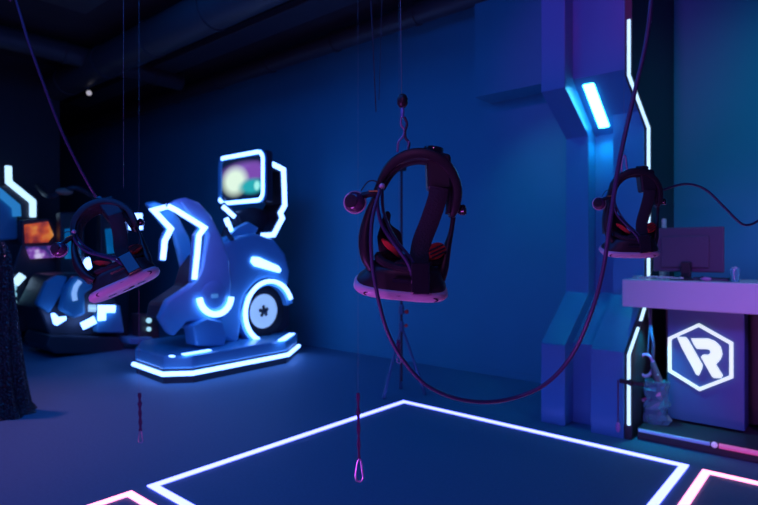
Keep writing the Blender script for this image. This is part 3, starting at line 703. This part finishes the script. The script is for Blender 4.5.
def make_headset():
    r = thing('virtual_reality_headset', '', 'headset')
    r.rotation_mode = 'XYZ'
    tilt = math.radians(19); roll = math.radians(5.5)
    # plate frame
    A = Vector((math.cos(roll), 0, -math.sin(roll)))
    B = Vector((0, math.cos(tilt), math.sin(tilt)))
    N = A.cross(B).normalized()           # up, out of the face side
    if N.z < 0: N = -N
    c = hc(170, 440, 0.0)
    sec = []
    for hgt, ka, kb in ((-.0115, .84, .82), (-.009, .94, .93), (-.003, 1.0, 1.0), (.005, .985, .98), (.010, .93, .93)):
        sec.append((c + N * hgt, A * .0925 * ka, B * .050 * kb, .62))
    plate = obj('face_plate', loft(NB(), sec, 40), M['plate'], r, smooth=True, autosmooth=False, label='pale violet-lit front plate')
    # dimples on the front face and its near rim
    for (u, v) in ((-.72, -.86), (-.42, -.93), (-.05, -.97), (.35, -.95), (.70, -.88), (-.45, 0), (0, .2), (.45, 0)):
        front = abs(v) < .5
        p0 = c + A * .0925 * u * .92 + B * .050 * v * (.97 if not front else 1) + N * (-.0105 if front else -.003)
        nn = -N if front else (-B * .92 - N * .35).normalized()
        bm = lathe(NB(), [(.0085, -.002), (.0085, .0012), (.006, .0016), (.001, .0002)], p0, nn, 16)
        for w in bm.verts:
            dd = w.co - p0; w.co = p0 + A * dd.dot(A) * 1.3 + (dd - A * dd.dot(A)) * (1 if front else .62)
        obj('sensor_dimple', bm, M['dimple'], plate, smooth=True)
    obj('camera_lens', lathe(NB(), [(.008, -.002), (.008, .002), (.004, .003)], c + A * .012 - N * .012, -N, 16), M['gloss_black'], plate, smooth=True)
    # visor body
    sec = []
    for k, (t_, ka, kb) in enumerate(((.009, .94, .92), (.016, .92, .90), (.024, .84, .84), (.036, .76, .78), (.044, .70, .74), (.047, .62, .68))):
        cc = c + N * t_ + Vector((.0045 * k * .4, 0, 0))
        sec.append((cc, A * .0925 * ka, B * .050 * kb, .68))
    vb = obj('visor_body', loft(NB(), sec, 36), M['black'], r, smooth=True)
    obj('vent_slot', box(NB(), *[0] * 0) if False else ribbon(NB(), [c + N * .032 + A * x_ - B * .047 for x_ in (-.02, .05)], .006, -B * .003, -B), M['gloss_black'], vb)
    # face gasket (foam ring)
    rg = []
    for k in range(24):
        th = 2 * PI * k / 24
        rg.append(c + N * (.050 + .008 * math.cos(th) ** 2) + A * .050 * math.cos(th) + B * .030 * math.sin(th))
    obj('face_gasket', tube(NB(), rg, .008, 8, closed=True), M['foam'], r, smooth=True)
    obj('nose_flap', prism(NB(), [c + N * .05 + A * x_ + B * y_ for x_, y_ in ((-.02, -.03), (.02, -.03), (.0, .0))], N * .012), M['foam'], r, bevel=.003)
    # rigid halo band, arching over
    arc = [hc(70, 350, 0), hc(72, 290, 0), hc(86, 225, 0), hc(108, 160, 0), hc(138, 108, 0), hc(180, 80, 0), hc(225, 72, 0), hc(270, 84, 0), hc(305, 115, 0), hc(325, 165, 0), hc(322, 215, 0), hc(312, 245, 0)]
    fl = [(.006, .022), (.006, .022), (.006, .020), (.007, .019), (.011, .022), (.013, .026), (.013, .028), (.013, .028), (.012, .026), (.011, .024), (.010, .022), (.006, .016)]
    # up vector: x-z plane normal is y; flat a = across (radial), b = along y
    pts = arc
    bm = NB(); P_ = catmull(pts, 6); F_ = [(v.x, v.y) for v in catmull([Vector((a, b, 0)) for a, b in fl], 6)]
    rings = []
    for i, p_ in enumerate(P_):
        t_ = (P_[min(i + 1, len(P_) - 1)] - P_[max(i - 1, 0)]).normalized()
        a_ = Vector((0, 1, 0)).cross(t_).normalized(); b_ = Vector((0, 1, 0))
        ring = []
        for k in range(12):
            th = 2 * PI * k / 12; x_ = math.copysign(abs(math.cos(th)) ** .6, math.cos(th)); y_ = math.copysign(abs(math.sin(th)) ** .6, math.sin(th))
            ring.append(bm.verts.new(p_ + a_ * F_[i][0] * x_ + b_ * F_[i][1] * y_))
        rings.append(ring)
    for a, b in zip(rings, rings[1:]):
        for k in range(12): bm.faces.new((a[k], a[(k + 1) % 12], b[(k + 1) % 12], b[k]))
    bm.faces.new(rings[0]); bm.faces.new(rings[-1])
    hb = obj('head_band', bm, M['black'], r, smooth=True)
    pd = [hc(120, 165, 0), hc(148, 122, 0), hc(182, 97, 0), hc(225, 88, 0), hc(262, 98, 0), hc(292, 128, 0), hc(306, 175, 0), hc(304, 235, 0)]
    bm = NB(); tube(bm, pd, .01, 8, sub=5, flat=(.018, .005), up=(0, 1, 0))
    obj('band_padding', bm, M['foam'], hb, smooth=True)
    # rear cradle block and dial
    cb = prism(NB(), [hc(240, 60, -.022), hc(308, 72, -.022), hc(312, 172, -.022), hc(244, 170, -.022)], (0, .05, 0))
    obj('rear_cradle', cb, M['black'], r, bevel=.006)
    dl = obj('fit_dial', lathe(NB(), [(.019, -.002), (.020, .004), (.019, .009), (.008, .010)], hc(262, 62, 0), (.15, 0, 1), 20), M['gloss_black'], r, smooth=True)
    # wide top strap
    st = [hc(275, 165, -.026), hc(268, 200, -.026), hc(248, 260, -.024), hc(225, 320, -.03), hc(216, 380, -.045), hc(216, 400, -.048)]
    bm = NB(); tube(bm, st, .01, 8, sub=5, flat=(.0022, .0185), up=(0, 1, 0))
    obj('top_strap', bm, M['fabric'], r, smooth=True)
    ed = obj('strap_slider', box(NB(), 0, 0.001, 0, 0.001, 0, 0.001), M['black'], r) if False else None
    bl = hc(195, 370, -.056); br = hc(245, 455, -.056)
    obj('strap_clasp', box(NB(), bl.x, br.x, -.060, -.044, br.z, bl.z), M['gloss_black'], r, bevel=.003)
    # side arms going down to the visor
    arm = [hc(100, 190, -.02), hc(82, 240, -.024), hc(70, 300, -.026), hc(74, 355, -.03), hc(90, 390, -.03)]
    obj('side_arm', tube(NB(), arm, [.006, .009, .012, .011, .008], 10, sub=4), M['black'], r, smooth=True)
    arm = [hc(318, 245, 0), hc(312, 285, 0), hc(300, 330, -.005), hc(288, 385, -.01), hc(280, 420, -.01)]
    obj('side_arm', tube(NB(), arm, [.005, .005, .008, .011, .010], 10, sub=4), M['black'], r, smooth=True)
    # tether ribbon down the left to the middle of the visor
    tr = [hc(112, 160, -.03), hc(105, 210, -.034), hc(118, 270, -.038), hc(150, 320, -.046), hc(185, 370, -.052), hc(200, 410, -.052)]
    obj('tether_cord', tube(NB(), tr, .0035, 8, sub=6), M['cable'], r, smooth=True)
    tr = [hc(118, 165, -.02), hc(122, 230, -.026), hc(150, 300, -.035), hc(195, 360, -.045), hc(205, 390, -.05)]
    obj('tether_cord', tube(NB(), tr, .003, 8, sub=6), M['cable'], r, smooth=True)
    # left headphone on its arm
    e = hc(44, 207, -.03)
    hp = obj('headphone', lathe(NB(), [(.001, -.018), (.012, -.016), (.019, -.008), (.0205, 0), (.019, .009), (.013, .015), (.001, .017)], e, (-.45, -1, .1), 24), mat('violet_black_gloss', (.10, .045, .10), .12, noise=.1, nscale=30, coat=.6), r, smooth=True)
    obj('headphone_grille', lathe(NB(), [(.012, .012), (.013, .018), (.006, .020), (.001, .020)], e, (-.45, -1, .1), 20), M['foam'], hp, smooth=True)
    rim = e + Vector((-.006, -.012, 0))
    obj('headphone_rim', tube(NB(), [e + Vector((.0205 * math.cos(q_), -.002, .0205 * math.sin(q_))) for q_ in [i * PI / 10 for i in range(20)]], .0018, 6, closed=True), M['plate'], hp, smooth=True)
    obj('headphone_arm', tube(NB(), [hc(62, 190, -.03), hc(85, 184, -.032), hc(112, 182, -.03)], [.007, .006, .006], 8, sub=3, ), M['black'], r, smooth=True)
    obj('brass_pin', tube(NB(), [hc(82, 177, -.037), hc(106, 177, -.037)], .0016, 6), mat('brass', (.7, .5, .15), .4, .8, noise=.1), r)
    obj('hinge_joint', ball(NB(), hc(118, 163, -.032), .006, 10), M['plate'], r, smooth=True)
    # thin looped lead above the headphone
    obj('lead', tube(NB(), [hc(60, 175, -.03), hc(80, 150, -.03), hc(102, 150, -.03), hc(112, 168, -.03)], .0012, 6, sub=5), M['black'], r, smooth=True)
    # right knob
    k_ = hc(343, 225, 0)
    obj('side_knob', lathe(NB(), [(.004, -.012), (.010, -.004), (.011, .004), (.008, .008), (.001, .009)], k_, (1, -.3, .1), 18), M['gloss_black'], r, smooth=True)
    # right headphone: red cushion with a ribbed black shell
    e2 = hc(264, 340, -.022); ax = Vector((.35, -.9, .35)).normalized()
    tx = Vector((math.cos(math.radians(28)), 0, math.sin(math.radians(28)))); ty = ax.cross(tx).normalized(); tx = ty.cross(ax)
    cu = obj('ear_cushion', loft(NB(), [(e2 + ax * z_, tx * .0235 * k2, ty * .0155 * k2, .9) for z_, k2 in ((-.008, .8), (-.003, 1), (.004, .96), (.007, .7), (.005, .45))], 26), M['red'], r, smooth=True, label='red ear cushion')
    for j in range(3):
        o_ = e2 + ax * .007 + ty * (-.010 + .007 * j)
        obj('cushion_rib', tube(NB(), [o_ - tx * .018, o_ + ax * .002, o_ + tx * .018], .0016, 6, sub=3), M['black'], cu, smooth=True)
    obj('ear_shell', loft(NB(), [(e2 + Vector((.006, .006, -.012)) + ax * z_, tx * .022 * k2, ty * .015 * k2, .9) for z_, k2 in ((-.012, .7), (-.004, 1), (.001, .95))], 22), M['black'], r, smooth=True)
    # left cushion wedge, red, half hidden by the cords
    obj('ear_cushion', loft(NB(), [(hc(148, 335, -.018) + Vector((0, z_, 0)), Vector((.022 * k2, 0, -.020 * k2)), Vector((.004, 0, .0055)) * k2, .9) for z_, k2 in ((-.006, .8), (0, 1), (.006, .8))], 20), M['red'], r, smooth=True, label='narrow red ear cushion')
    # inner foam cups seen through the band
    sh = [(122, 235), (132, 222), (144, 232), (140, 262), (172, 285), (178, 330), (168, 370), (110, 350), (104, 300)]
    obj('inner_padding', prism(NB(), [hc(x_, y_, .015) for x_, y_ in sh], (0, .022, 0)), M['foam'], r, bevel=.005)
    return r

hs = make_headset()
d0 = 1.1
loc0 = P(403, 150, d0)
hs.location = loc0; hs.rotation_euler = (0, 0, YAW)
hs['label'] = 'large black virtual reality headset with red ear cushions hanging in the centre'
hs['group'] = 'hanging headsets'
h2loc = P(623, 170, 1.86)
h2 = dup(hs, h2loc, (math.radians(0), math.radians(-5), YAW + math.radians(-8)), 'black virtual reality headset hanging at the right in front of the piers and counter', 'hanging headsets')
h3loc = P(80, 211, 1.55)
h3 = dup(hs, h3loc, (math.radians(-33), math.radians(-29), YAW + math.radians(28)), 'black virtual reality headset hanging tilted at the left in front of the racing simulator', 'hanging headsets')

# ------------------------------------------------------------------ cables
def cable(name, pts, r, m, label, cat='cable', sub=8):
    return tag(obj(name, tube(NB(), pts, r, 10, sub=sub), m, smooth=True), label, cat)
cp = [(380, 190, 1.06), (373, 215, 1.045), (371, 240, 1.03), (373, 270, 1.03), (379, 302, 1.03), (388, 333, 1.03), (403, 360, 1.03), (425, 384, 1.03), (455, 398, 1.04), (488, 402, 1.05), (520, 396, 1.06), (548, 382, 1.05), (572, 355, 1.03), (590, 316, 1.0), (603, 270, .98), (611, 215, .96), (620, 158, .95), (634, 95, .95), (646, 42, .95), (652, -10, .95), (657, -90, 1.0)]
pp = [P(*a) for a in cp]
pp.append(Vector((pp[-1].x + .1, pp[-1].y + .1, CEIL)))
cable('headset_cable', pp, [.0036] * 8 + [.0038] * 6 + [.0038] * 8, M['cable'], 'thick cable looping down from the central headset and up to the ceiling at the right')
cp = [(97, 198, 1.74), (90, 187, 1.72), (78, 165, 1.70), (62, 132, 1.68), (45, 88, 1.66), (28, 40, 1.65), (14, -5, 1.65), (-10, -60, 1.65)]
pp = [P(*a) for a in cp]; pp.append(Vector((pp[-1].x - .6, pp[-1].y - .2, CEIL)))
cable('headset_cable', pp, .0042, M['cable'], 'thin cable rising from the tilted left headset to the upper left corner')
cp = [(650, 196, 1.86), (668, 188, 1.87), (688, 184, 1.88), (706, 190, 1.88), (724, 207, 1.88), (738, 221, 1.88), (746, 225, 1.88), (756, 222, 1.88), (775, 208, 1.88), (810, 150, 1.88), (840, 40, 1.9)]
pp = [P(*a) for a in cp]; pp.append(Vector((pp[-1].x, pp[-1].y, CEIL)))
cable('headset_cable', pp, .0040, M['cable'], 'thin cable waving from the right headset out of the frame at the right')

# hanging wires
def wire(px, py0, z, label, r=.0007, m=None, px_top=None):
    b = P(px, py0, z); tp = P(px if px_top is None else px_top, 0, z)
    tt = Vector((b.x + (tp.x - b.x) * (CEIL - b.z) / max(tp.z - b.z, .01), b.y + (tp.y - b.y) * (CEIL - b.z) / max(tp.z - b.z, .01), CEIL))
    return tag(obj('hanging_wire', tube(NB(), [b, tt], r, 6), m or M['wire'], smooth=True), label, 'wire')

def carabiner(c, hgt, label, rz=YAW, tilt=0.0, group='carabiners'):
    t = thing('carabiner', label, 'carabiner', c)
    w = hgt * .22; pts = []
    for (x, z) in ((-.1, 1.0), (.35, .93), (.55, .72), (.75, .3), (.95, .05), (.6, -.14), (0, -.17), (-.6, -.1), (-.8, .1), (-.7, .4)):
        pts.append((x * w, z * hgt))
    M3 = Matrix.Rotation(rz, 3, 'Z') @ Matrix.Rotation(tilt, 3, 'Y')
    cc = Vector(c) - M3 @ Vector((0, 0, hgt))
    obj('hook_body', tube(NB(), [cc + M3 @ Vector((x, 0, z)) for x, z in pts], hgt * .055, 8, sub=4), M['carab'], t, smooth=True)
    obj('gate', tube(NB(), [cc + M3 @ Vector((x, 0, z)) for x, z in ((-.7 * w, .4 * hgt), (-.5 * w, .7 * hgt), (-.1 * w, 1.0 * hgt))], hgt * .045, 8), M['carab'], t, smooth=True)
    return t

def reel(c, r):
    pass
# central headset: wire, reel, small swivel, carabiner
wz = d0
wire(401.5, 96, wz, 'pale thin wire dropping from the ceiling to the reel above the central headset', px_top=400.5)
rc_ = P(402.5, 101, wz)
t = thing('wire_reel', 'small black retractor reel on the wire above the central headset', 'reel', rc_)
obj('reel_case', lathe(NB(), [(.003, .014), (.008, .011), (.0105, .004), (.0105, -.006), (.007, -.012), (.002, -.014)], rc_, (0, 0, 1), 18), M['black'], t, smooth=True)
obj('swivel', lathe(NB(), [(.003, -.013), (.004, -.02), (.004, -.028), (.002, -.032)], rc_, (0, 0, 1), 12), mat('blue_metal', (.15, .35, .7), .3, .3, noise=.1), t, smooth=True, label='blue swivel')
# twisted double hook
c = P(403, 116, wz)
t = thing('carabiner', 'twisted metallic hook joining the reel to the top of the central headset', 'carabiner', c)
obj('hook_body', tube(NB(), [P(402, 115, wz), P(401, 124, wz), P(404.5, 130, wz), P(403, 136, wz), P(398.5, 142, wz), P(397.5, 152, wz)], .0022, 8, sub=4), M['carab'], t, smooth=True)
obj('gate', tube(NB(), [P(404.5, 117, wz), P(407, 124, wz), P(405, 131, wz), P(405.5, 138, wz), P(409, 143, wz), P(407.5, 152, wz)], .0026, 8, sub=4), M['dark_wire'], t, smooth=True)
obj('hook_tip', tube(NB(), [P(409, 141, wz - .003), P(408, 147, wz - .003), P(407, 152, wz - .003)], .0018, 8), M['carab'], t, smooth=True)

# left and right headset wires
wire(123.5, 188, 1.75, 'faint thin wire holding the tilted left headset', r=.0005, px_top=123.5)
wire(624, 166, 1.86, 'faint thin wire holding the right headset', r=.0005)
carabiner(P(624, 155, 1.86), .05, 'small violet hook on top of the right headset')
# lanyards with carabiners
def lanyard(px, py0, py1, z, zlab, clab, hgt, wx, slack=0.0):
    a, b = P(px - 1, py0, z), P(px, py1, z)
    w = wire(wx, py0, z, zlab[0], r=.0002 * z)
    bm = NB(); n = 14
    for s_ in (1, -1):
        tube(bm, [a.lerp(b, i / n) + Vector((CS, SN, 0)) * s_ * .0016 * z * (math.sin(i * 1.9) * .5 + .6) for i in range(n + 1)], .0017 * z, 6, sub=3)
    t = thing('lanyard', zlab[1], 'lanyard', a)
    obj('cord', bm, M['lanyard'], t, smooth=True)
    obj('knot', ball(NB(), a.lerp(b, .28), .0042 * z, 10), M['lanyard'], t, smooth=True)
    carabiner(b + Vector((0, 0, .004)), hgt, clab)
lanyard(359, 393, 460, 1.5, ('faint thin wire above the lanyard in the foreground, left of the central headset', 'braided violet lanyard hanging over the far edge line of the floor square'), 'violet carabiner at the end of the foreground lanyard, lowest in the view', .052, 358)
lanyard(140.5, 393, 431, 2.5, ('faint thin wire above the lanyard in front of the motorbike simulator', 'violet lanyard hanging in front of the motorbike simulator base'), 'small violet carabiner hanging in front of the motorbike simulator base', .048, 139)
lanyard(399, 340, 353, 3.0, ('faint thin wire in front of the tripod stand', 'short dim lanyard in front of the tripod stand'), 'small violet carabiner hanging in front of the tripod stand', .05, 399)
wire(376, 112, 2.6, 'dark cord hanging straight left of the central reel, ending high up', r=.003, m=M['dark_wire'], px_top=371)
wire(379, 100, 2.9, 'dark cord hanging beside the other one left of the central reel', r=.002, m=M['dark_wire'], px_top=382)

# ================================================================== LIGHTS
def aim(o, target):
    o.rotation_euler = (Vector(target) - o.location).to_track_quat('-Z', 'Y').to_euler()
def area(name, loc, target, size, col, e, sy=None, spread=180):
    l = bpy.data.lights.new(name, 'AREA'); l.color = col; l.energy = e; l.size = size
    if sy: l.shape = 'RECTANGLE'; l.size_y = sy
    l.spread = math.radians(spread)
    o = bpy.data.objects.new(name, l); C.objects.link(o); o.location = loc; aim(o, target); return o
def spot(name, loc, target, col, e, ang=60, blend=.8, rad=.1):
    l = bpy.data.lights.new(name, 'SPOT'); l.color = col; l.energy = e; l.spot_size = math.radians(ang); l.spot_blend = blend; l.shadow_soft_size = rad
    o = bpy.data.objects.new(name, l); C.objects.link(o); o.location = loc; aim(o, target); return o
BLUE = (0.0, 0.17, 1.0)
area('blue_room_light', (-2.0, 0.0, 3.8), (-3.0, 5.0, 0.6), 4.0, BLUE, 75, 2.5)
area('blue_floor_light', (-4.6, 1.5, 3.8), (-5.0, 3.0, 0), 2.0, (0, .22, 1), 45, 1.5)
spot('added_teal_wash', (-2.3, 4.0, 2.65), (-1.9, 5.0, 1.2), (0.0, .5, .7), 16, 100, 1, .02)  # unseen spot added to brighten the wall left of the piers; no fixture there
spot('teal_desk_light', (0.4, 3.2, 3.4), (-0.2, 5.0, 1.5), (0.0, .6, .8), 70, 90, 1)
spot('purple_desk_light', (1.2, 1.0, 2.6), (-0.1, 4.1, 0.95), (.48, .12, 1.0), 250, 36, .9, .2)
spot('purple_pier_light', (-1.2, 1.6, 3.7), (-1.5, 3.9, 3.1), (.9, .04, .7), 60, 38, .8, .1)
spot('purple_floor_light', (-5.7, 0.85, 3.9), (-4.7, 0.9, 0.0), (1, .3, .55), 170, 60, 1, .1)
spot('purple_bike_light', (-1.8, 1.2, 3.7), (-5.1, 2.9, 1.3), (.8, .1, .8), 230, 16, 1, .1)
area('added_pink_low_fill', (-0.9, -0.7, 0.25), (-0.75, 0.9, 1.2), 0.8, (.7, .12, 1), 16, .5)  # added fill low behind the camera, boosts the pink on the headset underside
spot('added_front_fill', (0.7, -1.2, 2.3), (-0.7, 0.9, 1.25), (.9, .2, .9), 18, 40, .8, .1)  # made-up front fill, brings out the red cushions of the central headset
spot('added_cyan_fill', (-1.05, 4.05, .80), (-1.02, 4.15, 0.1), (0.0, .7, 1), 12, 80, .8, 0)  # unseen spot added under the counter to turn the hanging kit cyan
spot('added_channel_fill', (-1.475, 4.36, 2.16), (-1.475, 4.50, 1.4), (0.0, .55, .8), 5, 120, 1, .02)  # extra spot below the light bar, added to brighten the channel
w = bpy.data.worlds.new('night'); SC.world = w; w.use_nodes = True
w.node_tree.nodes['Background'].inputs['Color'].default_value = (0.02, 0.06, 0.30, 1)
w.node_tree.nodes['Background'].inputs['Strength'].default_value = 0.12

# ================================================================== CAMERA
cam = bpy.data.cameras.new('camera'); co = bpy.data.objects.new('camera', cam); C.objects.link(co)
co.location = (0, 0, EYE); co.rotation_euler = (PI / 2, 0, YAW)
cam.sensor_width = 36; cam.lens = F_PX * 36 / 758
cam.shift_y = -(252.5 - HOR) / 758
cam.clip_start = .05
cam.dof.use_dof = True; cam.dof.focus_distance = 1.3; cam.dof.aperture_fstop = 4.5
SC.camera = co
SC.view_settings.view_transform = 'Standard'; SC.view_settings.look = 'None'
SC.view_settings.gamma = 1; SC.view_settings.exposure = 0
SC.view_settings.use_curve_mapping = False
